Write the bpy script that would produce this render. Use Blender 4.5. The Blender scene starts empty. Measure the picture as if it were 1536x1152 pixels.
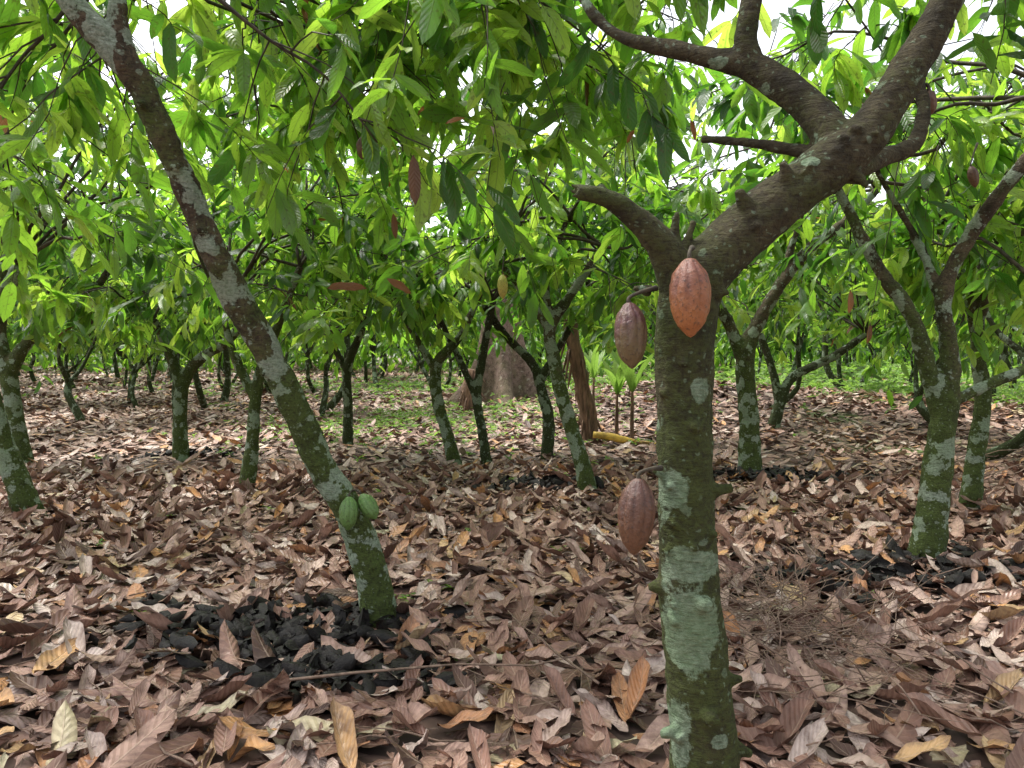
import bpy, math, numpy as np
from mathutils import Vector, noise
rng=np.random.default_rng(23)
scene=bpy.context.scene
H=1.4; F=1152.0
def W(u,v,d):
    return np.array([(u-768)*d/F, d, H-(v-530)*d/F])
def gz(x,y):
    x=np.asarray(x,float); y=np.asarray(y,float)
    a=0.03*np.sin(x*0.9+1)*np.cos(y*0.7)+0.02*np.sin(x*2.1+y*1.7)
    m=0.55*np.exp(-((x-4.0)**2/9+(y-19)**2/12))+0.3*np.exp(-((x-9)**2/20+(y-17)**2/10))
    far=0.012*np.clip(y-12,0,60)
    return a+m+far
def nrm(a):
    return a/np.maximum(np.linalg.norm(a,axis=-1,keepdims=True),1e-9)

# ------------------------------------------------------------ materials
def newmat(n):
    m=bpy.data.materials.new(n); m.use_nodes=True
    nt=m.node_tree; nt.nodes.clear()
    return m,nt
class G:
    def __init__(s,nt): s.nt=nt
    def n(s,t,**k):
        nd=s.nt.nodes.new(t)
        for a,b in k.items():
            if a=='ins':
                for i,v in b.items():
                    if hasattr(v,'is_output') : s.nt.links.new(v,nd.inputs[i])
                    else: nd.inputs[i].default_value=v
            else: setattr(nd,a,b)
        return nd
    def math(s,op,a,b=0.0,c=0.0,clamp=False):
        nd=s.n('ShaderNodeMath',operation=op,use_clamp=clamp,ins={0:a,1:b})
        return nd.outputs[0]
    def ramp(s,fac,stops,interp='LINEAR'):
        nd=s.n('ShaderNodeValToRGB',ins={0:fac}); cr=nd.color_ramp; cr.interpolation=interp
        while len(cr.elements)<len(stops): cr.elements.new(0.5)
        for e,(p,c) in zip(cr.elements,stops):
            e.position=p; e.color=(c[0],c[1],c[2],1) if hasattr(c,'__len__') else (c,c,c,1)
        return nd.outputs[0]
    def mix(s,f,a,b,bt='MIX'):
        nd=s.n('ShaderNodeMixRGB',blend_type=bt)
        for i,v in ((0,f),(1,a),(2,b)):
            if hasattr(v,'is_output'): s.nt.links.new(v,nd.inputs[i])
            else: nd.inputs[i].default_value = v if i==0 else (*v,1)
        return nd.outputs[0]
    def noise(s,vec,scale,detail=4,rough=0.55):
        return s.n('ShaderNodeTexNoise',ins={'Vector':vec,'Scale':scale,'Detail':detail,'Roughness':rough}).outputs[0]

def veins(g,uvout,nv=10,sl=1.8):
    sep=g.n('ShaderNodeSeparateXYZ',ins={0:uvout})
    s=g.math('MULTIPLY',g.math('ABSOLUTE',g.math('SUBTRACT',sep.outputs[1],0.5)),2.0)
    c=g.math('SUBTRACT',g.math('MULTIPLY',sep.outputs[0],float(nv)),g.math('MULTIPLY',s,sl))
    pp=g.math('PINGPONG',c,0.5)
    lat=g.ramp(pp,[(0.0,1.0),(0.10,0.0)])
    mid=g.ramp(s,[(0.03,1.0),(0.09,0.0)])
    puff=g.math('MULTIPLY',pp,2.0)
    return lat,mid,puff,s

def leaf_mat(name,stops,tstops,trans=0.47,dead=((0.36,0.14,0.035),(0.10,0.05,0.028)),rough=0.36):
    m,nt=newmat(name); g=G(nt)
    at=g.n('ShaderNodeAttribute',attribute_name='lc'); sp=g.n('ShaderNodeSeparateColor',ins={0:at.outputs[0]})
    uv=g.n('ShaderNodeUVMap').outputs[0]
    lat,mid,puff,s=veins(g,uv)
    col=g.ramp(sp.outputs[0],stops); tc=g.ramp(sp.outputs[0],tstops)
    geo=g.n('ShaderNodeNewGeometry')
    spots=g.noise(geo.outputs['Position'],45,1)
    sm=g.ramp(spots,[(0.62,0.0),(0.70,0.6)])
    col=g.mix(sm,col,(0.12,0.10,0.03)); tc=g.mix(sm,tc,(0.10,0.12,0.02))
    vn=g.math('MAXIMUM',g.math('MULTIPLY',lat,0.45),mid)
    col=g.mix(g.math('MULTIPLY',vn,0.5),col,(0.20,0.27,0.07))
    tc=g.mix(g.math('MULTIPLY',vn,0.6),tc,(0.08,0.20,0.02))
    col=g.mix(g.math('MULTIPLY',geo.outputs['Backfacing'],0.3),col,(0.13,0.18,0.07))
    dd=g.mix(sp.outputs[1],dead[0],dead[1])
    col=g.mix(sp.outputs[2],col,dd); tc=g.mix(sp.outputs[2],tc,dd)
    bmp=g.n('ShaderNodeBump',ins={'Strength':0.5,'Distance':0.005,'Height':g.math('SUBTRACT',puff,mid)})
    p=g.n('ShaderNodeBsdfPrincipled',ins={'Base Color':col,'Roughness':rough,'Normal':bmp.outputs[0],'Specular IOR Level':0.55})
    t=g.n('ShaderNodeBsdfTranslucent',ins={'Color':tc})
    ms=g.n('ShaderNodeMixShader',ins={0:trans,1:p.outputs[0],2:t.outputs[0]})
    g.n('ShaderNodeOutputMaterial',ins={0:ms.outputs[0]})
    return m
M_leaf=leaf_mat('cocoa_leaf',
  [(0.0,(0.014,0.048,0.016)),(0.35,(0.035,0.10,0.022)),(0.7,(0.085,0.19,0.028)),(1.0,(0.18,0.30,0.04))],
  [(0.0,(0.10,0.30,0.025)),(0.4,(0.27,0.58,0.04)),(0.75,(0.48,0.82,0.06)),(1.0,(0.68,0.94,0.11))])
M_weed=leaf_mat('weed_leaf',
  [(0.0,(0.08,0.17,0.03)),(1.0,(0.20,0.34,0.06))],[(0.0,(0.25,0.5,0.05)),(1.0,(0.45,0.72,0.12))],trans=0.4,rough=0.5)

def litter_mat():
    m,nt=newmat('dry_leaf'); g=G(nt)
    at=g.n('ShaderNodeAttribute',attribute_name='lc'); sp=g.n('ShaderNodeSeparateColor',ins={0:at.outputs[0]})
    uv=g.n('ShaderNodeUVMap').outputs[0]
    lat,mid,puff,s=veins(g,uv,9,1.6)
    col=g.ramp(sp.outputs[0],[(0.0,(0.07,0.038,0.028)),(0.18,(0.16,0.085,0.06)),(0.4,(0.33,0.185,0.135)),(0.60,(0.47,0.31,0.245)),
        (0.80,(0.60,0.485,0.42)),(0.86,(0.46,0.22,0.11)),(0.94,(0.60,0.31,0.12)),(1.0,(0.50,0.46,0.30))])
    geo=g.n('ShaderNodeNewGeometry')
    nz=g.noise(geo.outputs['Position'],18,4,0.7)
    col=g.mix(g.ramp(nz,[(0.35,0.65),(0.58,0.0)]),col,(0.11,0.06,0.043))
    edge=g.ramp(s,[(0.7,0.0),(1.0,0.35)])
    col=g.mix(edge,col,(0.12,0.065,0.045))
    col=g.mix(g.math('MULTIPLY',g.math('MAXIMUM',g.math('MULTIPLY',lat,0.35),mid),0.35),col,(0.55,0.41,0.30))
    bmp=g.n('ShaderNodeBump',ins={'Strength':0.55,'Distance':0.005,'Height':g.math('SUBTRACT',puff,mid)})
    rg=g.ramp(sp.outputs[1],[(0,0.34),(1,0.65)])
    p=g.n('ShaderNodeBsdfPrincipled',ins={'Base Color':col,'Roughness':rg,'Normal':bmp.outputs[0],'Specular IOR Level':0.4})
    g.n('ShaderNodeOutputMaterial',ins={0:p.outputs[0]})
    return m
M_litter=litter_mat()

def bark_mat(name,c1,c2,moss,lich,lichthr=0.58,mosslow=1.0,usepatch=False,wr=1.0,spot=0.8):
    m,nt=newmat(name); g=G(nt)
    tc=g.n('ShaderNodeTexCoord').outputs['Object']
    sep=g.n('ShaderNodeSeparateXYZ',ins={0:tc})
    n1=g.noise(tc,9,6,0.65); n2=g.noise(tc,3.2,5,0.6); n3=g.noise(tc,70,5,0.7)
    col=g.mix(g.ramp(n1,[(0.35,0.0),(0.68,1.0)]),c1,c2)
    low=g.n('ShaderNodeMapRange',ins={0:sep.outputs[2],1:0.0,2:1.9,3:0.26*mosslow,4:0.0}).outputs[0]
    mm=g.ramp(g.math('ADD',g.math('ADD',g.math('MULTIPLY',n2,0.75),g.math('MULTIPLY',n3,0.25)),low),[(0.47,0.0),(0.64,0.85)])
    col=g.mix(mm,col,moss)
    col=g.mix(g.ramp(n3,[(0.3,0.8),(0.54,0.0)]),col,(0.014,0.011,0.007))
    col=g.mix(g.ramp(n1,[(0.30,0.6),(0.48,0.0)]),col,(0.02,0.016,0.01))
    big=g.math('ADD',g.noise(tc,7.5,3,0.5),g.math('MULTIPLY',n3,0.16))
    bm=g.ramp(big,[(lichthr+0.075,0.0),(lichthr+0.10,1.0)])
    wv=g.n('ShaderNodeVectorMath',operation='MULTIPLY_ADD',ins={0:g.n('ShaderNodeTexNoise',ins={'Vector':tc,'Scale':26.0,'Detail':3.0}).outputs[1],1:(0.05,0.05,0.05),2:tc}).outputs[0]
    vo=g.n('ShaderNodeTexVoronoi',ins={'Vector':wv,'Scale':19.0}); 
    sp=g.ramp(vo.outputs['Distance'],[(0.20,1.0),(0.26,0.0)])
    vr=g.n('ShaderNodeSeparateColor',ins={0:vo.outputs['Color']}).outputs[0]
    sp=g.math('MULTIPLY',sp,g.ramp(vr,[(0.66,0.0),(0.70,spot)]))
    vo2=g.n('ShaderNodeTexVoronoi',ins={'Vector':wv,'Scale':50.0}); 
    sp2=g.math('MULTIPLY',g.ramp(vo2.outputs['Distance'],[(0.2,1.0),(0.32,0.0)]),g.ramp(g.n('ShaderNodeSeparateColor',ins={0:vo2.outputs['Color']}).outputs[0],[(0.62,0.0),(0.70,0.6)]))
    msk=g.math('MAXIMUM',g.math('MAXIMUM',bm,sp),sp2)
    if usepatch:
        pa=g.n('ShaderNodeAttribute',attribute_name='patch').outputs['Fac']
        pm=g.ramp(g.math('ADD',g.math('ADD',pa,g.math('MULTIPLY',g.math('SUBTRACT',n1,0.5),1.0)),g.math('MULTIPLY',g.math('SUBTRACT',n3,0.5),0.25)),[(0.48,0.0),(0.54,1.0)])
        msk=g.math('MAXIMUM',msk,pm)
    lc=g.mix(g.ramp(n3,[(0.38,0.0),(0.6,1.0)]),(lich[0]*0.5,lich[1]*0.55,lich[2]*0.48),lich)
    lc=g.mix(g.ramp(n2,[(0.4,0.0),(0.6,0.5)]),lc,(lich[0]*0.6,lich[1]*0.75,lich[2]*0.5))
    col=g.mix(g.math('MULTIPLY',msk,0.82),col,lc)
    mp=g.n('ShaderNodeMapping',ins={0:tc,'Scale':(30,30,150)}).outputs[0]
    w=g.noise(mp,1.0,3,0.6)
    hh=g.math('ADD',g.math('ADD',g.math('MULTIPLY',w,0.7*wr),g.math('MULTIPLY',n3,1.1)),g.math('MULTIPLY',msk,0.10))
    bmp=g.n('ShaderNodeBump',ins={'Strength':1.0,'Distance':0.009,'Height':hh})
    col=g.mix(g.ramp(w,[(0.3,0.45*wr),(0.5,0.0)]),col,(0.02,0.016,0.01))
    p=g.n('ShaderNodeBsdfPrincipled',ins={'Base Color':col,'Roughness':0.88,'Normal':bmp.outputs[0],'Specular IOR Level':0.25})
    g.n('ShaderNodeOutputMaterial',ins={0:p.outputs[0]})
    return m
LICH=(0.33,0.38,0.31)
M_barkmain=bark_mat('mossy_bark',(0.024,0.019,0.010),(0.085,0.070,0.038),(0.052,0.068,0.016),(0.23,0.29,0.21),0.66,1.0,True,spot=0.55)
M_bark=bark_mat('lichen_bark',(0.036,0.026,0.017),(0.13,0.095,0.062),(0.065,0.10,0.020),LICH,0.535,1.35,False)
M_barkfar=bark_mat('grey_bark',(0.02,0.016,0.011),(0.075,0.06,0.045),(0.045,0.065,0.02),LICH,0.56,1.1)
M_giant=bark_mat('pale_smooth_bark',(0.17,0.11,0.09),(0.34,0.24,0.20),(0.15,0.12,0.07),(0.42,0.36,0.30),0.66,0.3,False,0.3)

def simple(name,c1,c2,scale=20,rough=0.7,bump=0.5,dist=0.004,thr=(0.35,0.65),spec=0.5,mapping=None):
    m,nt=newmat(name); g=G(nt)
    tc=g.n('ShaderNodeTexCoord').outputs['Object']
    if mapping: tc=g.n('ShaderNodeMapping',ins={0:tc,'Scale':mapping}).outputs[0]
    n=g.noise(tc,scale,4,0.65)
    col=g.mix(g.ramp(n,[(thr[0],0.0),(thr[1],1.0)]),c1,c2)
    bmp=g.n('ShaderNodeBump',ins={'Strength':bump,'Distance':dist,'Height':n})
    p=g.n('ShaderNodeBsdfPrincipled',ins={'Base Color':col,'Roughness':rough,'Normal':bmp.outputs[0],'Specular IOR Level':spec})
    g.n('ShaderNodeOutputMaterial',ins={0:p.outputs[0]})
    return m
M_twig=simple('twig_bark',(0.020,0.016,0.010),(0.075,0.058,0.036),25,0.85)
M_deadwood=simple('dead_stick',(0.10,0.065,0.045),(0.28,0.19,0.14),25,0.85)
M_husk=simple('black_husk',(0.004,0.0035,0.0035),(0.016,0.012,0.010),40,0.6,0.9,0.01,spec=0.3)
M_dry=simple('dry_banana_sheath',(0.07,0.04,0.025),(0.26,0.15,0.095),5,0.85,0.8,0.03,mapping=(4,4,0.6))
M_yell=simple('yellow_banana_stalk',(0.14,0.08,0.03),(0.65,0.42,0.06),4,0.6)

def ground_mat():
    m,nt=newmat('forest_soil'); g=G(nt)
    tc=g.n('ShaderNodeTexCoord').outputs['Object']
    vo=g.n('ShaderNodeTexVoronoi',ins={'Vector':tc,'Scale':7.0})
    v=g.n('ShaderNodeSeparateColor',ins={0:vo.outputs['Color']}).outputs[0]
    col=g.ramp(v,[(0.0,(0.04,0.026,0.02)),(0.4,(0.14,0.08,0.06)),(0.8,(0.30,0.19,0.15)),(1.0,(0.42,0.29,0.23))])
    col=g.mix(g.ramp(vo.outputs['Distance'],[(0.3,0.0),(0.6,0.6)]),col,(0.03,0.02,0.014))
    n=g.noise(tc,0.28,4)
    sep=g.n('ShaderNodeSeparateXYZ',ins={0:tc})
    far=g.n('ShaderNodeMapRange',ins={0:sep.outputs[1],1:12.0,2:40.0,3:-0.12,4:0.12}).outputs[0]
    rt=g.n('ShaderNodeMapRange',ins={0:sep.outputs[0],1:-6.0,2:8.0,3:-0.10,4:0.08}).outputs[0]
    col=g.mix(g.ramp(g.math('ADD',g.math('ADD',n,far),rt),[(0.52,0.0),(0.62,0.85)]),col,(0.13,0.22,0.045))
    p=g.n('ShaderNodeBsdfPrincipled',ins={'Base Color':col,'Roughness':0.9})
    g.n('ShaderNodeOutputMaterial',ins={0:p.outputs[0]})
    return m
M_ground=ground_mat()

# ------------------------------------------------------------ mesh helpers
def mk_mesh(name,V,Q,mats,midx=None,uv=None,lc=None,smooth=True):
    me=bpy.data.meshes.new(name)
    nv=len(V); nq=len(Q)
    me.vertices.add(nv); me.vertices.foreach_set('co',np.ascontiguousarray(V,np.float32).ravel())
    me.loops.add(nq*4); me.loops.foreach_set('vertex_index',np.ascontiguousarray(Q,np.int32).ravel())
    me.polygons.add(nq); me.polygons.foreach_set('loop_start',np.arange(0,nq*4,4,dtype=np.int32))
    try: me.polygons.foreach_set('loop_total',np.full(nq,4,np.int32))
    except Exception: pass
    for m in mats: me.materials.append(m)
    if midx is not None: me.polygons.foreach_set('material_index',np.ascontiguousarray(midx,np.int32))
    me.update(calc_edges=True)
    me.polygons.foreach_set('use_smooth',np.full(nq,smooth,bool))
    if uv is not None:
        l=me.uv_layers.new(name='UVMap'); l.data.foreach_set('uv',np.ascontiguousarray(uv[Q.ravel()],np.float32).ravel())
    if lc is not None:
        a=me.color_attributes.new('lc','FLOAT_COLOR','POINT'); c=np.ones((nv,4),np.float32); c[:,:3]=lc
        a.data.foreach_set('color',c.ravel())
    return me
def add_obj(name,me,parent=None,loc=None):
    o=bpy.data.objects.new(name,me); scene.collection.objects.link(o)
    if loc is not None: o.location=loc
    if parent is not None: o.parent=parent
    return o

def leaf_tpl(nl,nw,width=0.36,fold=0.25,droop=0.2,curl=0.0,twist=0.0,wave=0.0,ph=0.0):
    V=[];UV=[]
    for i in range(nl+1):
        t=i/nl
        w=0.5*width*max(0.012,(t+0.0)**0.6*(1-t)**0.6*1.52) if 0<t<1 else 0.5*width*0.012
        if abs(droop)>1e-3:
            x=math.sin(droop*2*t)/(droop*2); z0=-(1-math.cos(droop*2*t))/(droop*2)
        else: x=t; z0=0
        for j in range(-nw,nw+1):
            s=j/nw; y=s*w
            z=fold*abs(y)+curl*(y*y)/width*4+wave*width*math.sin(t*11+ph+(1.5 if s>0 else 0))*abs(s)
            tw=twist*(t-0.4)
            yy=y*math.cos(tw)-z*math.sin(tw); zz=y*math.sin(tw)+z*math.cos(tw)
            V.append((x,yy,z0+zz)); UV.append((t,s*0.5+0.5))
    m=2*nw+1; Q=[]
    for i in range(nl):
        for j in range(2*nw):
            a=i*m+j; Q.append((a,a+m,a+m+1,a+1))
    return np.array(V),np.array(Q),np.array(UV)

def leaves_geo(tpls,pos,d,n,sc,lc,width=None):
    N=len(pos); which=rng.integers(0,len(tpls),N)
    x=nrm(d); n=n-(n*x).sum(1,keepdims=True)*x; z=nrm(n); y=np.cross(z,x)
    R=np.stack([x,y,z],axis=2)
    Vs=[];Qs=[];Us=[];Cs=[];off=0
    for k,(tv,tq,tu) in enumerate(tpls):
        ix=np.where(which==k)[0]
        if len(ix)==0: continue
        v=np.einsum('nij,mj->nmi',R[ix],tv)*sc[ix][:,None,None]+pos[ix][:,None,:]
        q=tq[None]+(np.arange(len(ix))*len(tv))[:,None,None]+off
        Vs.append(v.reshape(-1,3));Qs.append(q.reshape(-1,4))
        Us.append(np.tile(tu,(len(ix),1)));Cs.append(np.repeat(lc[ix],len(tv),axis=0))
        off+=len(ix)*len(tv)
    return np.concatenate(Vs),np.concatenate(Qs),np.concatenate(Us),np.concatenate(Cs)

def tube(P,R,seg=8,caps=True,rough=0.0):
    P=np.asarray(P,float);R=np.asarray(R,float)
    T=nrm(np.gradient(P,axis=0)); mt=np.abs(T.mean(0)); a=np.zeros(3); a[np.argmin(mt)]=1
    N=nrm(np.cross(T,a)); B=np.cross(T,N)
    if caps:
        P=np.concatenate([P[:1],P,P[-1:]]);R=np.concatenate([[1e-4],R,[1e-4]])
        N=np.concatenate([N[:1],N,N[-1:]]);B=np.concatenate([B[:1],B,B[-1:]])
    th=np.linspace(0,2*math.pi,seg,endpoint=False)
    rr=R[:,None]*np.ones(seg)
    if rough: rr=rr*(1+rng.normal(0,rough,rr.shape))
    V=P[:,None,:]+rr[...,None]*(np.cos(th)[None,:,None]*N[:,None,:]+np.sin(th)[None,:,None]*B[:,None,:])
    n=len(P);i=np.arange(n-1)[:,None]*seg;j=np.arange(seg)[None,:];j2=(j+1)%seg
    Q=np.stack([i+j,i+j2,i+seg+j2,i+seg+j],axis=2).reshape(-1,4)
    return V.reshape(-1,3),Q
def spline(P,R,k=6):
    P=np.asarray(P,float);R=np.asarray(R,float);n=len(P)
    A=np.column_stack([P,R]);A=np.vstack([2*A[0]-A[1],A,2*A[-1]-A[-2]]);out=[]
    for i in range(1,n):
        p0,p1,p2,p3=A[i-1:i+3]
        for t in np.arange(k)/k:
            out.append(0.5*(2*p1+(-p0+p2)*t+(2*p0-5*p1+4*p2-p3)*t*t+(-p0+3*p1-3*p2+p3)*t**3))
    out.append(A[n]);out=np.array(out)
    return out[:,:3],np.maximum(out[:,3],0.001)
class Acc:
    def __init__(s): s.V=[];s.Q=[];s.M=[];s.n=0
    def add(s,V,Q,m=0):
        s.V.append(V);s.Q.append(Q+s.n);s.M.append(np.full(len(Q),m));s.n+=len(V)
    def get(s): return np.concatenate(s.V),np.concatenate(s.Q),np.concatenate(s.M)

# ------------------------------------------------------------ crown generator
NEAR_T=[leaf_tpl(6,2,w,f,dr,cu,tw,wv,ph) for w,f,dr,cu,tw,wv,ph in
  [(.40,0.25,0.25,0,0.2,0.05,0),(.44,0.1,0.45,-0.3,-0.3,0.08,1),(.38,0.35,0.15,0,0.4,0.04,2),(.44,0.2,0.5,-0.2,0,0.07,3),(.36,0.0,0.3,0.3,-0.2,0.09,4)]]
MID_T=[leaf_tpl(4,1,0.44,f,dr,0,tw) for f,dr,tw in [(0.3,0.3,0.2),(0.2,0.45,-0.3),(0.4,0.15,0.3)]]
FAR_T=[leaf_tpl(3,1,0.48,0.3,0.3)]
def crown(starts,center,rad,zlo,zhi,nl,nt,nleaf,acc,keep=None,limb_r=0.02,ls=(0.17,0.32),seg=5,minr=0.35,ymul=1.0,bare=0.25,ageb=0.0):
    PP=[];DD=[];NN=[];SS=[];CC=[]
    for li in range(nl):
        p0=starts[rng.integers(len(starts))]
        for _ in range(20):
            a=rng.uniform(0,2*math.pi); rr=rad*math.sqrt(rng.uniform(minr**2,1))
            p1=np.array([center[0]+rr*math.cos(a),center[1]+rr*math.sin(a)*ymul,rng.uniform(zlo+0.3,zhi)])
            if keep is None or keep(p1[None])[0]: break
        L=np.linalg.norm(p1-p0); t=np.linspace(0,1,7)[:,None]
        P=p0+(p1-p0)*t+np.array([0,0,1])*np.sin(t*math.pi)*L*0.12+rng.normal(0,0.035*L,(7,3))*np.sin(t*math.pi)
        R=limb_r*(1-t[:,0])**0.8+0.004
        Ps,Rs=spline(P,R,3); acc.add(*tube(Ps,Rs,seg+1),0)
        lage=rng.normal(0,.17)+ageb
        for k in range(nt):
            tt=rng.uniform(0.3,1.0)**0.8; ii=int(tt*(len(Ps)-1)); s=Ps[ii]
            ax=nrm(Ps[min(ii+1,len(Ps)-1)]-Ps[max(ii-1,0)])
            td=nrm(rng.normal(0,1,3)*np.array([1,1,0.5])+0.5*ax)
            isbare=rng.uniform()<bare*.4
            tl=rng.uniform(0.3,0.85)*(1.3 if isbare else 1); u=np.linspace(0,1,6)[:,None]
            TP=s+td*tl*u+np.array([0,0,-1])*u**2*tl*(rng.uniform(.6,1.5) if isbare else rng.uniform(0.1,0.6))+rng.normal(0,0.02,(6,3))*u
            if keep is not None and not keep(TP[-1:])[0]: continue
            acc.add(*tube(TP,np.linspace(0.0055,0.002,6),3,caps=False),0)
            n=rng.integers(max(3,nleaf-3),nleaf+4)
            if isbare: n=2
            lt=np.clip(1-rng.exponential(0.28,n),0.05,1)
            base=np.stack([np.interp(lt,u[:,0],TP[:,c]) for c in range(3)],1)
            end=nrm(TP[-1]-TP[-2]); end=end*np.array([1,1,.5])
            side=rng.normal(0,1,(n,3))*np.array([1,1,0.25])
            dr=rng.uniform(-.1,0.45) if rng.uniform()<.78 else rng.uniform(.6,1.6)
            d=nrm(0.55*end+0.85*nrm(side)+np.array([0,0,-1])*(dr+rng.uniform(-.15,0.15,(n,1))))
            nn=np.array([0,0,1.0])+rng.normal(0,0.42,(n,3))
            age=rng.beta(1.3,1.4)+lage
            c=np.stack([np.clip(age+rng.normal(0,0.13,n),0,1),rng.uniform(0.2,1,n),(rng.uniform(0,1,n)<0.003)*1.0],1)
            PP.append(base);DD.append(d);NN.append(nn);SS.append(rng.uniform(ls[0],ls[1],n));CC.append(c)
    PP,DD,NN,SS,CC=map(np.concatenate,(PP,DD,NN,SS,CC))
    if keep is not None:
        k=keep(PP)&keep(PP+DD*SS[:,None]); PP,DD,NN,SS,CC=PP[k],DD[k],NN[k],SS[k],CC[k]
    return PP,DD,NN,SS,CC

def keep_near(p):
    x,y,z=p[:,0],p[:,1],p[:,2]
    d=np.hypot(x,y)
    ok=(y>1.5)&(d>2.5)
    ok&=~((y<2.9)&(z<2.15))
    ok&=~((y<4.2)&(z<1.8))
    ok&=~((y<3.9)&(x<-0.2)&(z<1.95))
    ok&=~((y<2.6)&(x>0.15*y)&(x<1.25)&(z<2.6))
    ok&=~((y<3.5)&(x<-0.95)&(x>-1.8))
    ok&=z>1.42+0.12*np.sin(x*3)+0.1*np.cos(y*2.3)
    return ok

# ------------------------------------------------------------ hero trees
def hero(paths,crown_c,crown_r,zlo,zhi,nl,nt,nleaf,voxel,mat,extra=None,tpl=NEAR_T,limb_r=0.02,disp=0.006,ls=(0.17,0.32),starts=None,patches=None,name='cocoa_tree',ymul=1.0,ageb=0.0):
    acc=Acc()
    ends=[]
    base=None
    for pi,path in enumerate(paths):
        P=[W(u,v,d) for u,v,d,r in path];R=[r*d/F for u,v,d,r in path]
        if pi==0:
            g0=float(gz(P[0][0],P[0][1])); P[0][2]=g0; base=P[0].copy()
            P=[P[0]-np.array([0,0,0.15])]+P; R=[R[0]*1.45]+R; R[1]*=1.1
        Ps,Rs=spline(P,R,6); acc.add(*tube(Ps,Rs,16)); ends.append(Ps[-1])
    if extra:
        for (u,v,d,r,dx,dy,dz,l) in extra:
            p=W(u,v,d); dd=nrm(np.array([dx,dy,dz],float))
            P=[p-dd*r*2,p,p+dd*l*0.5,p+dd*l]; acc.add(*tube(*spline(P,[r*1.6,r*1.3,r*0.95,r*0.8],3),10,rough=0.12))
    V,Q,M=acc.get()
    me=mk_mesh(name+'_t',V-base,Q,[mat]); o=add_obj(name,me,loc=base)
    md=o.modifiers.new('r','REMESH'); md.mode='VOXEL'; md.voxel_size=voxel
    sm=o.modifiers.new('s','SMOOTH'); sm.iterations=3; sm.factor=0.5
    dg=bpy.context.evaluated_depsgraph_get(); me2=bpy.data.meshes.new_from_object(o.evaluated_get(dg)); o.modifiers.clear(); o.data=me2
    me2.materials.clear(); me2.materials.append(mat)
    n=len(me2.vertices); co=np.empty(n*3,np.float32); me2.vertices.foreach_get('co',co); co=co.reshape(-1,3)
    no=np.empty(n*3,np.float32); me2.vertices.foreach_get('normal',no); no=no.reshape(-1,3)
    h=np.array([noise.noise(Vector(c)*7)*1.0+noise.noise(Vector(c)*19)*0.6+noise.noise(Vector((c[0]*30,c[1]*30,c[2]*60)))*0.3 for c in co.tolist()])
    co=co+no*(h*disp)[:,None]
    me2.vertices.foreach_set('co',co.astype(np.float32).ravel())
    me2.polygons.foreach_set('use_smooth',np.full(len(me2.polygons),True)); me2.update()
    if patches:
        wv=co+base; val=np.zeros(n,np.float32)
        for (u,v,d,ru,rv) in patches:
            c=W(u,v,d); s=d/F
            q=((wv[:,0]-c[0])/(ru*s))**2+((wv[:,2]-c[2])/(rv*s))**2+((wv[:,1]-c[1])/(0.09))**2
            val=np.maximum(val,np.clip(1-0.5*np.sqrt(q),0,1))
        a=me2.attributes.new('patch','FLOAT','POINT'); a.data.foreach_set('value',val)
    if nl>0:
        ba=Acc(); st=starts if starts is not None else ends
        PP,DD,NN,SS,CC=crown(st,crown_c,crown_r,zlo,zhi,nl,nt,nleaf,ba,keep_near,limb_r,ls,ymul=ymul,ageb=ageb)
        V,Q,UV,LC=leaves_geo(tpl,PP,DD,NN,SS,CC)
        add_obj('foliage',mk_mesh('foliage',V-base,Q,[M_leaf],uv=UV,lc=LC),o)
        V,Q,M=ba.get(); add_obj('branches',mk_mesh('branches',V-base,Q,[M_twig]),o)
    return o

# --- main tree (foreground right)
D=2.0
main_paths=[
 [(1066,1336,D,58),(1058,1152,D,51),(1045,1000,D,48),(1032,850,D,45),(1028,700,D,41),(1026,580,D,43),(1028,500,D,45),(1042,425,D,47),(1085,378,D,43),(1150,318,D,40),(1230,256,D,39),(1292,208,D,34),(1345,135,D,29),(1392,55,D,25),(1432,-25,D,23),(1500,-190,2.05,20)],
 [(1030,440,D,40),(1005,390,D-0.02,30),(972,345,D-0.05,21),(930,308,D-0.08,15),(890,292,D-0.1,13),(866,288,D-0.1,15)],
 [(1262,235,D+0.02,34),(1240,190,D+0.05,29),(1190,140,D+0.1,25),(1130,103,D+0.15,22),(1065,86,D+0.2,17),(1000,72,D+0.25,13),(940,58,D+0.3,10),(900,32,D+0.35,8),(870,-10,D+0.4,7),(840,-80,D+0.6,6)],
 [(1130,105,D+0.15,20),(1118,60,D+0.15,17),(1128,5,D+0.15,16),(1140,-80,D+0.2,14)],
 [(1262,245,D+0.02,16),(1200,226,D+0.1,10),(1120,214,D+0.15,7),(1052,209,D+0.2,6)],
 [(1270,255,D+0.05,18),(1325,235,D+0.15,14),(1368,218,D+0.2,12),(1386,170,D+0.25,9),(1380,120,D+0.3,7),(1395,60,D+0.4,6)],
]
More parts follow.
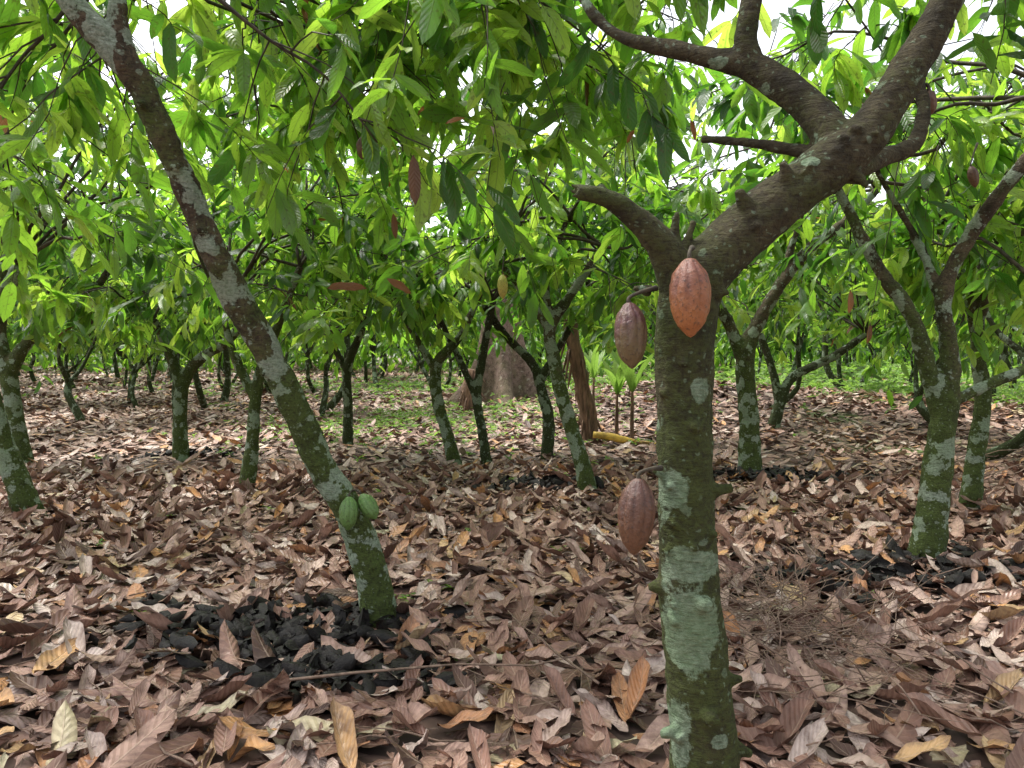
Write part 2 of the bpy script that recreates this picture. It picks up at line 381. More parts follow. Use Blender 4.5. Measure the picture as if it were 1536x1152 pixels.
kn=[(1074,735,D-0.02,0.016,1,-0.2,0.2,0.045),(1052,905,D-0.075,0.018,0.3,-1,0.1,0.035),(1062,1075,D-0.08,0.018,0.2,-1,0.2,0.04),(1098,1020,D-0.02,0.014,1,-0.2,0.2,0.03),
 (985,880,D-0.02,0.012,-1,-0.2,0.1,0.02),(1040,640,D-0.07,0.011,0.1,-1,0.1,0.02),(1066,800,D-0.05,0.012,0.5,-1,0,0.02),(1040,820,D-0.07,0.010,0,-1,0,0.02),
 (1078,440,D-0.05,0.014,1,-0.7,0.1,0.03),(965,435,D-0.02,0.010,-1,-0.2,0.2,0.03),(1025,545,D-0.07,0.010,0,-1,0,0.018),(995,590,D-0.05,0.010,-0.6,-1,0,0.014),
 (1180,262,D-0.05,0.016,-0.5,-0.4,1,0.035),(1115,300,D-0.05,0.014,-0.6,-0.4,1,0.03),(1215,250,D-0.06,0.012,-0.2,-1,0.5,0.02),(1290,268,D-0.03,0.012,0.6,-0.3,-0.8,0.03),(1135,340,D-0.07,0.010,-0.3,-1,0.5,0.015),
 (1012,345,D-0.03,0.010,0.1,-0.2,1,0.045),(1032,360,D-0.03,0.008,0.3,0,1,0.05),(988,710,D-0.03,0.010,-1,-0.3,0.5,0.02),(1110,1125,D-0.02,0.012,1,-0.3,-0.2,0.03),(1000,1100,D-0.05,0.012,-1,-0.6,0,0.02),
 (1200,150,D+0.08,0.012,-0.4,-0.3,1,0.02),(1350,118,D,0.012,-1,-0.3,0.3,0.02),
 (868,282,D-.1,.008,-1,0,.5,.022),(866,293,D-.11,.007,-1,-.2,-.2,.018),(872,288,D-.08,.006,-1,0,.1,.028),(905,285,D-.09,.007,-.2,-.2,1,.015),(950,318,D-.08,.008,.1,-.6,1,.015)]
for k in range(30):
    t=rng.uniform(0,1)
    if k<15: v=rng.uniform(470,1150); u=np.interp(v,[500,850,1152],[1027,1032,1058])+rng.uniform(-36,36)
    else: u=rng.uniform(1080,1330); v=np.interp(u,[1085,1150,1230,1292,1345],[378,318,256,208,135])+rng.uniform(-25,25)
    kn.append((u,v,D-0.06,rng.uniform(.005,.009),rng.normal(0,.4),-1,rng.normal(0,.4),rng.uniform(.008,.016)))
main=hero(main_paths,(0.9,4.3),2.4,2.4,4.6,26,15,9,0.0058,M_barkmain,extra=kn,disp=0.006,ageb=.08,
  starts=[W(1560,-330,2.4),W(700,-260,3.2),W(1140,-330,3.0)],limb_r=0.006,
  patches=[(1005,735,D-0.07,26,34),(1040,850,D-0.08,55,26),(1035,940,D-0.08,46,66),(1015,1110,D-0.08,24,55),(1050,585,D-0.07,15,20),(985,640,D-0.04,9,12),(1078,1110,D-0.07,16,12),
   (1152,132,D+0.06,14,16),(1078,90,D+0.14,14,10),(1215,243,D-0.05,12,8)])
# --- leaning tree (left foreground)
lean=[
 [(572,935,3.98,28),(562,880,3.97,26),(545,820,3.95,25),(520,760,3.93,23),(482,700,3.9,22),(440,605,3.8,21),(396,520,3.7,21),(348,435,3.6,23),(318,370,3.5,20),(288,300,3.45,19),(252,220,3.35,19),(205,120,3.25,21),(165,70,3.2,21),(125,25,3.15,19),(80,-30,3.1,17),(20,-110,3.2,15)],
 [(190,95,3.22,18),(178,40,3.2,14),(176,-10,3.2,13),(185,-90,3.3,11)],
]
lk=[(352,462,3.52,0.012,1,-0.5,0.1,0.04),(300,345,3.4,0.012,-0.6,-1,0.3,0.02),(372,480,3.6,0.012,1,-0.3,0.2,0.04),(262,250,3.33,0.012,-1,-0.5,0.3,0.02),(520,745,3.85,0.015,0.1,-1,0.4,0.03),(440,570,3.72,0.012,1,-0.5,0,0.02),(395,560,3.68,0.012,-0.5,-1,0,0.02),(560,850,3.88,0.012,0.1,-1,0,0.02),(210,155,3.2,0.015,0.2,-1,0,0.02)]
leanT=hero(lean,(-1.5,5.3),2.7,1.9,4.2,32,14,8,0.010,M_bark,extra=lk,disp=0.010,starts=[W(20,-110,3.2),W(185,-90,3.3)],limb_r=0.009,ageb=.08)

def T(paths,rad=1.9,nl=8,nt=12,nleaf=9,zlo=1.5,zhi=4.3,cdx=0,cdy=0.3,voxel=0.013,mat=None,lr=0.014,tpl=NEAR_T,ls=(0.17,0.32)):
    b=W(*paths[0][0][:3])
    return hero(paths,(b[0]+cdx,b[1]+cdy),rad,zlo,zhi,nl,nt,nleaf,voxel,mat or M_bark,disp=0.010,tpl=tpl,limb_r=lr,ls=ls)
def gd(v): return 1613.0/(v-530)
d=gd(855)
T([[(1388,855,d,26),(1400,760,d,22),(1411,660,d,20),(1420,590,d,18),(1424,520,d,13),(1414,450,d,12),(1440,380,d,11),(1485,310,d-.1,11),(1540,240,d-.2,10),(1610,150,d-.2,9)],
   [(1412,630,d,15),(1390,545,d,13),(1368,475,d,11),(1320,405,d+.1,10),(1280,330,d+.2,8),(1250,270,d+.3,7)],
   [(1412,450,d,8),(1375,360,d+.2,6),(1318,262,d+.3,4)],
   [(1425,605,d,9),(1480,578,d,8),(1550,545,d,7),(1620,480,d,7)]],rad=2.2,nl=15,nt=13,cdx=0.2,cdy=1.2,zlo=1.7)
d=gd(770)
T([[(1455,770,d,16),(1463,690,d,13),(1474,600,d,12),(1466,520,d,10),(1478,440,d,9),(1540,330,d,8),(1590,220,d,7)],[(1468,520,d,8),(1445,420,d,7),(1400,330,d,5)]],cdx=.5,nl=9)
d=gd(720)
T([[(1124,720,d,18),(1124,640,d,15),(1118,535,d,14),(1140,480,d,10),(1172,425,d,9),(1215,372,d,8),(1265,335,d,7),(1315,285,d,6)],
   [(1118,545,d,12),(1095,490,d,9),(1072,440,d,7),(1060,380,d,6)],[(1172,430,d,6),(1190,360,d,5),(1210,300,d,4)]],nl=12,nt=13,zlo=1.5)
d=gd(745)
T([[(882,745,d,15),(872,690,d,12),(850,620,d,11),(832,545,d,10),(826,490,d,9),(865,430,d,7),(905,370,d,6)],[(828,500,d,7),(790,445,d,6),(750,395,d,5)],[(826,490,d,7),(820,420,d,5),(850,330,d,4)]],cdx=-.4,cdy=.2,nl=17,nt=13,zlo=1.35)
d=gd(690)
T([[(820,690,d,9),(823,630,d,9),(812,585,d,8),(798,545,d,7),(755,500,d,6),(720,450,d,5)],[(808,575,d,7),(850,500,d,5),(880,430,d,4)]],cdy=.8,mat=M_barkfar,nl=12)
T([[(730,697,9.6,8),(724,650,9.6,7),(715,595,9.6,7),(725,530,9.6,6),(740,450,9.6,5)],[(716,600,9.6,6),(690,540,9.6,5),(660,480,9.6,4)]],cdx=-.4,cdy=.8,mat=M_barkfar,nl=12,zlo=1.25)
T([[(682,702,9.4,11),(672,655,9.4,9),(656,600,9.4,9),(656,545,9.4,8),(690,505,9.4,6),(720,440,9.4,5)],[(656,560,9.4,6),(620,500,9.4,5),(590,440,9.4,4)]],cdx=-.8,nl=13,zlo=1.2)
d=gd(672)
T([[(522,672,d,8),(522,610,d,7),(522,550,d,7),(545,490,d,5)],[(522,560,d,5),(490,500,d,4)]],mat=M_barkfar,nl=11,zlo=1.3)
d=gd(735)
T([[(370,735,d,12),(378,670,d,10),(382,610,d,9),(392,550,d,8),(420,480,d,6),(450,400,d,5)],[(384,600,d,8),(350,530,d,6),(330,450,d,5)]],nl=15,cdx=.1,cdy=-.1,zlo=1.25)
d=gd(692)
T([[(272,692,d,12),(270,630,d,10),(275,575,d,10),(298,540,d,8),(345,508,d,7),(380,450,d,5)],[(273,585,d,9),(255,530,d,7),(230,480,d,5)]],nl=14,zlo=1.25)
d=gd(778)
T([[(45,778,d,20),(22,710,d,17),(-5,640,d,16),(-20,560,d,14),(-10,480,d,12),(30,400,d,9)]],nl=10,zlo=1.5,cdx=.5)
d=gd(702)
T([[(38,702,d,13),(25,640,d,12),(12,560,d,12),(-2,500,d,11),(8,400,d,9),(35,330,d,8),(48,270,d,8),(62,190,d,7)],[(14,555,d,12),(40,515,d,9),(85,468,d,8),(135,442,d,6),(180,380,d,5)]],nl=14,zlo=1.3,cdx=.6)
d=gd(652)
T([[(1160,652,d,9),(1172,600,d,8),(1190,565,d,7),(1250,535,d,6),(1300,500,d,5)],[(1170,610,d,7),(1160,560,d,6),(1140,500,d,5)]],mat=M_barkfar,nl=10,cdx=.3,zlo=1.5)
T([[(-420,800,6.0,18),(-400,600,6.0,16),(-330,400,6.0,12)]],rad=2.4,nl=10,cdx=.8,cdy=-.3,zlo=1.9)
T([[(2000,800,6.0,18),(1980,600,6.0,16),(1900,400,6.0,12)]],rad=2.4,nl=9,cdx=-.6,cdy=.3,zlo=2.0)

# ------------------------------------------------------------ variants for the rest of the plantation
def variant(k,far):
    acc=Acc(); ln=rng.normal(0,0.30,2)
    f=np.array([ln[0],ln[1],rng.uniform(0.6,1.3)])
    P=[(0,0,-0.3),(0,0,0),(ln[0]*.2+rng.normal(0,.08),ln[1]*.9,.45),f]; rr=rng.uniform(.7,1.15); acc.add(*tube(*spline(P,np.array([.09,.08,.065,.06])*rr,4),8,rough=.05),1)
    st=[]
    for j in range(rng.integers(2,5)):
        a=j*2.1+rng.uniform(-.6,.6); e=f+np.array([math.cos(a)*rng.uniform(.2,.8),math.sin(a)*.5,rng.uniform(.6,1.2)])
        m=f+(e-f)*.5+rng.normal(0,.08,3); acc.add(*tube(*spline([f,m,e],[.045*rr,.033*rr,.022],4),6),1); st.append(e)
    PP,DD,NN,SS,CC=crown(st,(f[0],f[1]),1.9,1.15,4.8,10 if far else 13,12 if far else 13,9,acc,None,0.015,(0.24,0.40) if far else (0.18,0.32),4)
    V,Q,UV,LC=leaves_geo(FAR_T if far else MID_T,PP,DD,NN,SS,CC)
    v2,q2,m2=acc.get(); n=len(V)
    V=np.concatenate([V,v2]);Q=np.concatenate([Q,q2+n]);M=np.concatenate([np.zeros(len(Q)-len(q2)),np.where(m2==1,1,2)])
    UV=np.concatenate([UV,np.zeros((len(v2),2))]);LC=np.concatenate([LC,np.zeros((len(v2),3))])
    return mk_mesh('grove_tree',V,Q,[M_leaf,M_barkfar,M_twig],M,UV,LC)
near_var=[variant(i,False) for i in range(8)]; far_var=[variant(i,True) for i in range(8)]
grove=bpy.data.objects.new('distant_cocoa_grove',None); scene.collection.objects.link(grove)
hero_xy=[(o.location.x,o.location.y) for o in scene.objects if o.name.startswith('cocoa_tree')]
y=9.5
while y<62:
    x=-0.85*y-3
    while x<0.85*y+3:
        px=x+rng.normal(0,.85); py=y+rng.normal(0,.85); x+=3.0 if y<30 else 3.6
        if any((px-a)**2+(py-b)**2<4.5 for a,b in hero_xy) or py<9: continue
        if py<22 and -1.8<px<1.2 and py>12 : continue
        if 1.2<px<7.5 and 10<py<22 and rng.uniform()<0.35: continue
        if 8<px<22 and 19<py<34 and rng.uniform()<0.5: continue
        o=add_obj('tree',(near_var if py<22 else far_var)[rng.integers(8)],grove,loc=(px,py,float(gz(px,py))))
        s=rng.uniform(.8,1.3); o.scale=(s,s,s*rng.uniform(.95,1.25)); o.rotation_euler=(0,0,rng.uniform(0,6.28))
    y+=2.9 if y<30 else 3.6

n=30000
yy=rng.uniform(40,68,n); xx=rng.uniform(-1,1,n)*(yy*.85+4); zz=gz(xx,yy)+rng.beta(1.1,1.6,n)*9
V,Q,UV,LC=leaves_geo(FAR_T,np.stack([xx,yy,zz],1),rng.normal(0,1,(n,3))+np.array([0,0,-.4]),rng.normal(0,.5,(n,3))+np.array([0,-.4,1]),rng.uniform(.5,.95,n),np.stack([rng.beta(2,1.6,n),rng.uniform(0,1,n),np.zeros(n)],1))
add_obj('distant_shrubs',mk_mesh('distant_shrubs',V,Q,[M_leaf],uv=UV,lc=LC))

# ------------------------------------------------------------ ground sheet
ys=np.concatenate([np.arange(-10,70,0.5),[80,120,200,400]]); xs=np.concatenate([[-400,-200,-100],np.arange(-62,62.1,0.5),[100,200,400]])
X,Y=np.meshgrid(xs,ys); V=np.stack([X,Y,gz(X,Y)],2).reshape(-1,3); nx=len(xs)
i=np.arange(len(ys)-1)[:,None]*nx;j=np.arange(nx-1)[None]
Q=np.stack([i+j,i+j+1,i+nx+j+1,i+nx+j],2).reshape(-1,4)
add_obj('ground',mk_mesh('ground',V,Q,[M_ground]))

# ------------------------------------------------------------ leaf litter
LT=[leaf_tpl(8,2,w,f,dr,cu,tw,wv,ph) for w,f,dr,cu,tw,wv,ph in
 [(.46,.1,.15,.2,.25,.08,0),(.42,.3,.28,0,-.35,.10,1),(.50,0,-.2,.3,.3,.09,2),(.44,.15,-.3,.3,-.2,.12,3),(.40,.5,.18,0,.5,.07,4),(.50,-.15,.25,-.4,-.3,.11,5),(.54,0,.05,.15,.1,.07,6),(.38,.3,-.5,.9,.5,.10,7),(.51,.05,.08,.1,0,.05,8),(.46,-.1,.45,.6,.3,.13,9)]]
LM=[leaf_tpl(4,1,w,f,dr,0,tw) for w,f,dr,tw in [(.48,.3,.22,.3),(.46,-.2,.25,-.3),(.50,.35,-.3,.3),(.48,0,.1,0)]]
LF=[leaf_tpl(2,1,.55,.3,.25)]
def litter(n,y0,y1,tp,sc,lift,tilt,cx=0,cy=0,sx=0,sy=0):
    if sx: xx=rng.normal(cx,sx,n); yy=rng.normal(cy,sy,n)
    else: yy=np.sqrt(rng.uniform(y0**2,y1**2,n)); xx=rng.uniform(-1,1,n)*(yy*.85+.9)
    a=rng.uniform(0,2*math.pi,n); el=rng.normal(0.02,tilt*.6,n)
    dd=np.stack([np.cos(a)*np.cos(el),np.sin(a)*np.cos(el),np.sin(el)],1)
    s=rng.uniform(*sc,n)*rng.choice([1,.5,.75],n,p=[.60,.18,.22])
    zz=gz(xx,yy)+rng.uniform(0.002,lift,n)+np.clip(-np.sin(el)*s,0,None)*0.6
    pos=np.stack([xx,yy,zz],1)-dd*s[:,None]*.5*np.array([1,1,0])
    nn=np.array([0,0,1.])+rng.normal(0,tilt,(n,3))
    flip=rng.uniform(0,1,n)<.35; nn[flip]*=-1
    tone=.06*np.sin(xx*1.3+2)*np.cos(yy*.9)
    c=np.clip(rng.normal(.45,.24,n)+tone,0,.80); o=rng.uniform(0,1,n)<.11; c[o]=rng.uniform(.85,1,o.sum())
    return leaves_geo(tp,pos,dd,nn,s,np.stack([c,rng.uniform(0,1,n),np.zeros(n)],1))
parts=[litter(20000,.7,9,LT,(.18,.33),.05,.18),litter(36000,9,24,LM,(.19,.31),.06,.22),litter(36000,24,62,LF,(.28,.5),.08,.22),
       litter(30,0,0,LT,(.14,.25),.11,.3,cx=-1.0,cy=3.7,sx=.5,sy=.3)]
off=0;VV=[];QQ=[];UU=[];CC=[]
for V,Q,U,C in parts:
    VV.append(V);QQ.append(Q+off);UU.append(U);CC.append(C);off+=len(V)
VV=np.concatenate(VV)
add_obj('leaf_litter',mk_mesh('leaf_litter',VV,np.concatenate(QQ),[M_litter],uv=np.concatenate(UU),lc=np.concatenate(CC)))

# ------------------------------------------------------------ weeds
def weeds(n,cx,cy,sx,sy,h,sc):
    x=rng.normal(cx,sx,n);y=rng.normal(cy,sy,n);k=np.repeat(np.arange(n),5)
    pos=np.stack([x,y,gz(x,y)+rng.uniform(.02,h,n)],1)[k]; m=len(k)
    a=rng.uniform(0,6.28,m); dd=np.stack([np.cos(a),np.sin(a),rng.uniform(-.1,.9,m)],1)
    return leaves_geo(MID_T,pos,dd,np.array([0,0,1.])+rng.normal(0,.3,(m,3)),rng.uniform(*sc,m),np.stack([rng.uniform(0,1,m),rng.uniform(0,1,m),np.zeros(m)],1))
ps=[weeds(900,-.8,16,1.8,2.6,.14,(.06,.14)),weeds(2000,10,21,3.6,2.4,.3,(.1,.22)),weeds(320,-3.0,14,1,1.6,.12,(.06,.12)),weeds(900,-2,26,5,3,.25,(.1,.25)),weeds(1800,14,29,7,4,.7,(.15,.35)),
    weeds(4,-.42,4.55,.06,.06,.08,(.04,.08)),weeds(5,-.6,4.3,.05,.05,.06,(.04,.07)),weeds(45,0,6.5,2.2,1.6,.07,(.04,.08))]
off=0;VV=[];QQ=[];UU=[];CC=[]
for V,Q,U,C in ps:
    VV.append(V);QQ.append(Q+off);UU.append(U);CC.append(C);off+=len(V)
add_obj('ground_weeds',mk_mesh('ground_weeds',np.concatenate(VV),np.concatenate(QQ),[M_weed],uv=np.concatenate(UU),lc=np.concatenate(CC)))

# ------------------------------------------------------------ husk heaps
def husks(cx,cy,sx,sy,n,hh=.05):
    m=5; th=np.linspace(-1.1,1.1,m); tv=[]
    for i in range(m):
        t=i/(m-1); w=math.sin(math.pi*(.08+.84*t))
        for a in th: tv.append((t-.5,math.sin(a)*.32*w,(1-math.cos(a))*-.45*w+.1*math.sin(3*t+a)))
    tv=np.array(tv); q=[(i*m+j,i*m+j+1,(i+1)*m+j+1,(i+1)*m+j) for i in range(m-1) for j in range(m-1)]
    x=rng.normal(cx,sx,n);y=rng.normal(cy,sy,n)
    pos=np.stack([x,y,gz(x,y)+.062+rng.uniform(0,hh,n)],1)
    V,Q,U,C=leaves_geo([(tv,np.array(q),tv[:,:2])],pos,rng.normal(0,1,(n,3))*np.array([1,1,.3]),rng.normal(0,.6,(n,3))+np.array([0,0,.9]),rng.uniform(.06,.17,n),np.zeros((n,3)))
    V=V+rng.normal(0,.003,V.shape)
    return add_obj('cocoa_husk_heap',mk_mesh('cocoa_husk_heap',V,Q,[M_husk]))
husks(-1.15,3.75,.33,.19,260,.04); husks(-.75,3.3,.28,.12,80,.02); husks(2.9,8.3,.34,.2,190,.05); husks(2.35,4.75,.40,.18,130,.03); husks(-4.3,10.2,.3,.2,60,.04); husks(.25,7.7,.3,.15,60,.04)

# ------------------------------------------------------------ dead sticks right of the main trunk
acc=Acc()
def stick(x,y,a,l,r,el=.06,z=.06):
    d=np.array([math.cos(a)*math.cos(el),math.sin(a)*math.cos(el),math.sin(el)]); t=np.linspace(0,1,6)[:,None]
    P=np.array([x,y,float(gz(x,y))+z])+d*l*t+rng.normal(0,.02*l,(6,3))*np.sin(t*3)
    acc.add(*tube(P,np.linspace(r,r*.5,6),5))
for k in range(240): stick(rng.normal(1.3,.26),rng.normal(3.6,.45),rng.uniform(0,6.28),rng.uniform(.15,.6),rng.uniform(.0016,.004),rng.normal(.18,.3),rng.uniform(.06,.2))
for k in range(60): 
    yy=rng.uniform(2.4,9); stick(rng.uniform(-.7,.7)*yy,yy,rng.uniform(0,6.28),rng.uniform(.3,.9),rng.uniform(.002,.005))
stick(-.9,3.1,.15,1.2,.007,.02,.09); stick(.35,3.1,2.0,.9,.006,.02,.09);
for k in range(25): stick(rng.normal(5.2,.8),rng.normal(8,.8),rng.uniform(-.6,.6),rng.uniform(.6,1.6),.008,rng.normal(.15,.1),.1)
V,Q,M=acc.get(); add_obj('fallen_twigs',mk_mesh('fallen_twigs',V,Q,[M_deadwood]))

# ------------------------------------------------------------ cacao pods
def podmat(name,c1,c2,c3,groove):
    m,nt=newmat(name); g=G(nt)
    tc=g.n('ShaderNodeTexCoord').outputs['Object']
    uv=g.n('ShaderNodeUVMap').outputs[0]; sep=g.n('ShaderNodeSeparateXYZ',ins={0:uv})
    n=g.noise(tc,18,6,.7);n2=g.noise(tc,110,4,.65)
    col=g.mix(g.ramp(n,[(.36,0.),(.62,1.)]),c1,c2)
    gr=g.ramp(sep.outputs[1],[(0.0,1.0),(0.5,0.0)])
    col=g.mix(g.math('MULTIPLY',gr,0.6),col,groove)
    tip=g.ramp(g.math('ADD',sep.outputs[0],g.math('MULTIPLY',n,.6)),[(.6,0.),(1.2,.8)])
    col=g.mix(tip,col,c3)
    col=g.mix(g.ramp(n2,[(.54,0.),(.66,.75)]),col,(.035,.02,.014))
    b=g.n('ShaderNodeBump',ins={'Strength':.9,'Distance':.005,'Height':g.math('ADD',n,g.math('MULTIPLY',n2,.7))})
    p=g.n('ShaderNodeBsdfPrincipled',ins={'Base Color':col,'Roughness':.5,'Normal':b.outputs[0]})
    g.n('ShaderNodeOutputMaterial',ins={0:p.outputs[0]}); return m
PM_red=podmat('ripening_pod',(.15,.050,.032),(.23,.085,.038),(.32,.12,.035),(.10,.032,.022))
PM_purple=podmat('purple_pod',(.085,.026,.028),(.11,.062,.028),(.12,.09,.035),(.045,.014,.018))
PM_brown=podmat('brown_red_pod',(.070,.026,.018),(.11,.048,.026),(.12,.055,.026),(.032,.012,.009))
PM_green=podmat('green_pod',(.08,.17,.035),(.12,.22,.055),(.10,.18,.045),(.035,.08,.018))
PM_yellow=podmat('yellow_pod',(.40,.38,.07),(.5,.45,.1),(.5,.4,.1),(.3,.3,.06))
def pod(c,L,R,axis,mat,stem_to=None,tiltph=0.0):
    nt_,ns=34,80; V=[];UV=[]
    for i in range(nt_+1):
        t=i/nt_; r=R*(math.sin(math.pi*min(1,t**.93)))**.54 if 0<t<1 else 0.0005
        r*=(1-.12*math.exp(-((t-.08)/.06)**2)); 
        if t>.85: r*=1-.38*(t-.85)/.15
        for j in range(ns):
            a=2*math.pi*j/ns+tiltph+0.12*math.sin(t*3)
            g10=abs(math.sin(5*a)); g5=abs(math.sin(2.5*a))
            gro=min(g10,1)**.6; dp=.06*(1-gro)+.045*(1-g5**.5)
            V.append((r*(1-dp)*math.cos(a)*(1+.02*math.sin(7*t)),r*(1-dp)*math.sin(a),-L*(t-.5))); UV.append((t,min(1,g10)))
    V=np.array(V)
    V+=.0020*np.array([[noise.noise(Vector(v)*60+Vector((k,0,0))) for k in (0,9,17)] for v in V.tolist()])
    Q=np.array([(i*ns+j,(i+1)*ns+j,(i+1)*ns+(j+1)%ns,i*ns+(j+1)%ns) for i in range(nt_) for j in range(ns)])
    ax=nrm(np.array(axis,float))
    z=-ax; x=nrm(np.cross(np.array([0,1,.01]),z)); y=np.cross(z,x)
    V=V@np.stack([x,y,z]); M=np.zeros(len(Q)); UV=np.array(UV)
    if stem_to is not None:
        top=-ax*L*.49; e=np.array(stem_to)-np.array(c)
        sv,sq=tube(*spline([top+ax*.006,top-ax*.012,(top+e)/2-ax*.01,e],[.007,.0045,.005,.008],4),8)
        n=len(V);V=np.concatenate([V,sv]);Q=np.concatenate([Q,sq+n]);M=np.concatenate([M,np.ones(len(sq))]);UV=np.concatenate([UV,np.zeros((len(sv),2))])
    return add_obj('cacao_pod',mk_mesh('cacao_pod',V,Q,[mat,M_twig],M,UV),loc=tuple(c))
pod(W(1035,446,1.87),.196,.0505,(.01,-.02,-1),PM_red,W(1038,372,1.93),.2)
pod(W(946,503,1.93),.170,.042,(.03,-.05,-1),PM_purple,W(985,432,1.97),.5)
pod(W(954,774,1.91),.194,.047,(-.08,-.03,-1),PM_brown,W(992,702,1.95),.9)
pod(W(523,770,3.80),.17,.047,(-.02,-.1,-1),PM_green,W(530,735,3.88),.1)
pod(W(553,760,3.84),.15,.045,(.55,-.25,-.75),PM_green,W(530,735,3.88),.6)
pod(W(754,430,6.2),.20,.043,(0.02,0,-1),PM_yellow,W(756,385,6.25))
pod(W(543,222,4.0),.12,.03,(0,0,-1),PM_brown,W(545,185,4.0))
pod(W(1395,153,2.3),.075,.02,(.1,0,-1),PM_brown,W(1388,128,2.3))
pod(W(1460,265,4.4),.13,.03,(.2,0,-1),PM_brown,W(1466,215,4.5))
hang=[(620,232,2.9,.19,(0.05,0,-1)),(490,432,3.9,.21,(1,-.1,.12)),(580,418,3.9,.15,(1,-.1,-.35)),(668,186,3.2,.09,(1,0,.5)),(940,215,3.4,.08,(.5,0,1)),(1035,180,2.9,.08,(.4,0,-1)),(1275,435,4.4,.14,(.1,0,-1)),(1305,485,5,.14,(0,0,-1)),(590,320,3.9,.13,(.1,0,-1))]
P=np.array([W(u,v,dd) for u,v,dd,s,_ in hang]);n=len(hang)
V,Q,UV,LC=leaves_geo(NEAR_T,P,np.array([h[4] for h in hang],float),np.tile([0.1,-1.,.5],(n,1)),np.array([h[3] for h in hang]),np.stack([np.full(n,.5),np.array([1,.6,.5,.1,.1,0.3,.7,.8,.7]),np.ones(n)],1))
add_obj('withered_leaves',mk_mesh('withered_leaves',V,Q,[M_leaf],uv=UV,lc=LC))

# ------------------------------------------------------------ buttressed forest tree
def giant(u,d):
    bx=(u-768)*d/F; b0=float(gz(bx,d)); n=40;ns=64;V=[]
    for i in range(n+1):
        z=-.3+(i/n)**1.5*13; 
        for j in range(ns):
            a=2*math.pi*j/ns; fl=max(0,math.cos(2.5*a+.5)**2)**1.8
            r=.48*(1-.02*z)+ (0.95*fl+.1)*math.exp(-max(z,0)/.75)
            r*=1+.04*noise.noise(Vector((a*2,z*.8,3)))
            V.append((r*math.cos(a),r*math.sin(a),z))
    Q=np.array([(i*ns+j,i*ns+(j+1)%ns,(i+1)*ns+(j+1)%ns,(i+1)*ns+j) for i in range(n) for j in range(ns)])
    o=add_obj('buttress_root_tree',mk_mesh('buttress_root_tree',np.array(V),Q,[M_giant]),loc=(bx,d,b0))
    ac=Acc()
    st=[np.array([0,0,11.])]
    PP,DD,NN,SS,CC=crown(st,(0,0),4.5,11,15,12,14,9,ac,None,.14,(.3,.5),5)
    v,q,uv,lc=leaves_geo(FAR_T,PP,DD,NN,SS,CC); add_obj('foliage',mk_mesh('foliage',v,q,[M_leaf],uv=uv,lc=lc),o)
    v,q,_=ac.get(); add_obj('limbs',mk_mesh('limbs',v,q,[M_giant]),o)
giant(752,19.5)
def dead_stem(pts,d,name='dead_banana_stem'):
    ac=Acc(); P=[W(u,v,d) for u,v,_ in pts]; R=[r*d/F for *_,r in pts]; P[0][2]=float(gz(P[0][0],d))-.05
    Ps,Rs=spline(P,R,6); ac.add(*tube(Ps,Rs,14,rough=.10))
    for k in range(26):
        i=rng.integers(4,len(Ps)); a=rng.uniform(0,6.28); o=np.array([math.cos(a),math.sin(a),0])*Rs[i]*.95
        t=np.linspace(0,1,5)[:,None]; L=rng.uniform(.2,.55)
        S=Ps[i]+o+o*t*rng.uniform(.2,1.3)+np.array([0,0,-1])*t*L
        ac.add(*tube(S,np.array([.02,.022,.018,.012,.004]),4))
    v,q,_=ac.get(); add_obj(name,mk_mesh(name,v,q,[M_dry]))
dead_stem([(888,660,12),(880,610,12),(868,555,11),(860,510,10),(856,470,7)],12.2)
dead_stem([(706,625,14),(705,590,13),(712,555,10)],17,'dead_banana_stem')
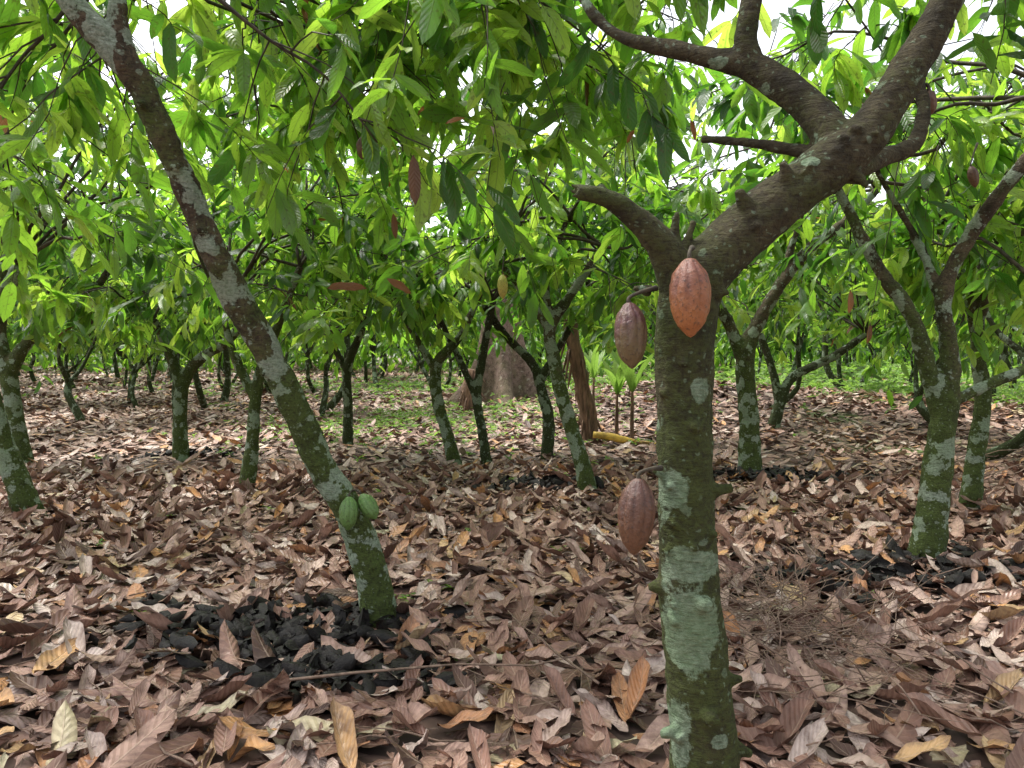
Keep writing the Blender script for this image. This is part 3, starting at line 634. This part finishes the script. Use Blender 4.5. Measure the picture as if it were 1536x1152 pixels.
def banana(u,v,d,h,n=6):
    b=W(u,v,d); b[2]=float(gz(b[0],b[1])); ac=Acc()
    ac.add(*tube(*spline([(0,0,-.05),(0,0,h*.3),(.01,0,h*.62)],[.035,.03,.018],4),8,rough=.04))
    V,Q,_=ac.get(); a=np.linspace(0,6.28,n,endpoint=False)+rng.uniform(0,1,n)
    dd=np.stack([np.cos(a)*.45,np.sin(a)*.45,rng.uniform(.8,1.6,n)],1); pos=np.tile([0.01,0,h*.55],(n,1))
    tp=[leaf_tpl(9,2,.28,.35,.45,0,.1,.03),leaf_tpl(9,2,.26,.3,.25,0,-.2,.03,2)]
    v,q,uv,lc=leaves_geo(tp,pos,dd,np.stack([-np.cos(a),-np.sin(a),np.full(n,.8)],1),rng.uniform(.5,.75,n)*h,np.stack([rng.uniform(.3,.8,n),np.zeros(n),np.zeros(n)],1))
    k=len(v); me=mk_mesh('banana_plant',np.concatenate([v,V]),np.concatenate([q,Q+k]),[M_weed,M_dry],np.concatenate([np.zeros(len(q)),np.ones(len(Q))]),np.concatenate([uv,np.zeros((len(V),2))]),np.concatenate([lc,np.zeros((len(V),3))]))
    add_obj('banana_plant',me,loc=tuple(b))
banana(925,655,12.3,1.3);banana(948,658,12.0,1.4,5);banana(1000,640,15,1.1);banana(890,630,15.5,1.3)
ac=Acc(); P=[W(u,v,11.6) for u,v in [(890,652),(915,655),(945,662),(985,668),(1010,665)]]
ac.add(*tube(*spline(P,[.05,.06,.05,.045,.03],4),8,rough=.05)); V,Q,_=ac.get(); add_obj('fallen_banana_stalk',mk_mesh('fallen_banana_stalk',V,Q,[M_yell]))

# ------------------------------------------------------------ light, sky, camera
az,el=math.radians(-55),math.radians(64)
w=bpy.data.worlds.new('World'); scene.world=w; w.use_nodes=True; nt=w.node_tree; nt.nodes.clear()
g=G(nt); sk=g.n('ShaderNodeTexSky',sky_type='NISHITA'); sk.sun_disc=False; sk.sun_elevation=el; sk.sun_rotation=az; sk.air_density=1.0; sk.dust_density=4.0; sk.ozone_density=1.0
hs=g.n('ShaderNodeHueSaturation',ins={'Saturation':0.25,'Value':2.9,'Color':sk.outputs[0]})
bg=g.n('ShaderNodeBackground',ins={0:hs.outputs[0],1:0.15}); g.n('ShaderNodeOutputWorld',ins={0:bg.outputs[0]})
L=bpy.data.lights.new('sun','SUN'); L.energy=5.0; L.angle=math.radians(12); L.color=(1,.97,.90)
lo=bpy.data.objects.new('sun',L); scene.collection.objects.link(lo)
dv=Vector((math.sin(az)*math.cos(el),math.cos(az)*math.cos(el),math.sin(el))); lo.rotation_euler=dv.to_track_quat('Z','Y').to_euler(); lo.location=(0,0,20)
cam=bpy.data.cameras.new('camera'); cam.sensor_width=36; cam.lens=27; cam.shift_y=-46/1536; cam.clip_end=1500; cam.clip_start=.05
co=bpy.data.objects.new('camera',cam); scene.collection.objects.link(co); co.location=(0,0,H); co.rotation_euler=(math.radians(90),0,0); scene.camera=co
scene.view_settings.view_transform='Standard'; scene.view_settings.look='None'; scene.view_settings.exposure=0
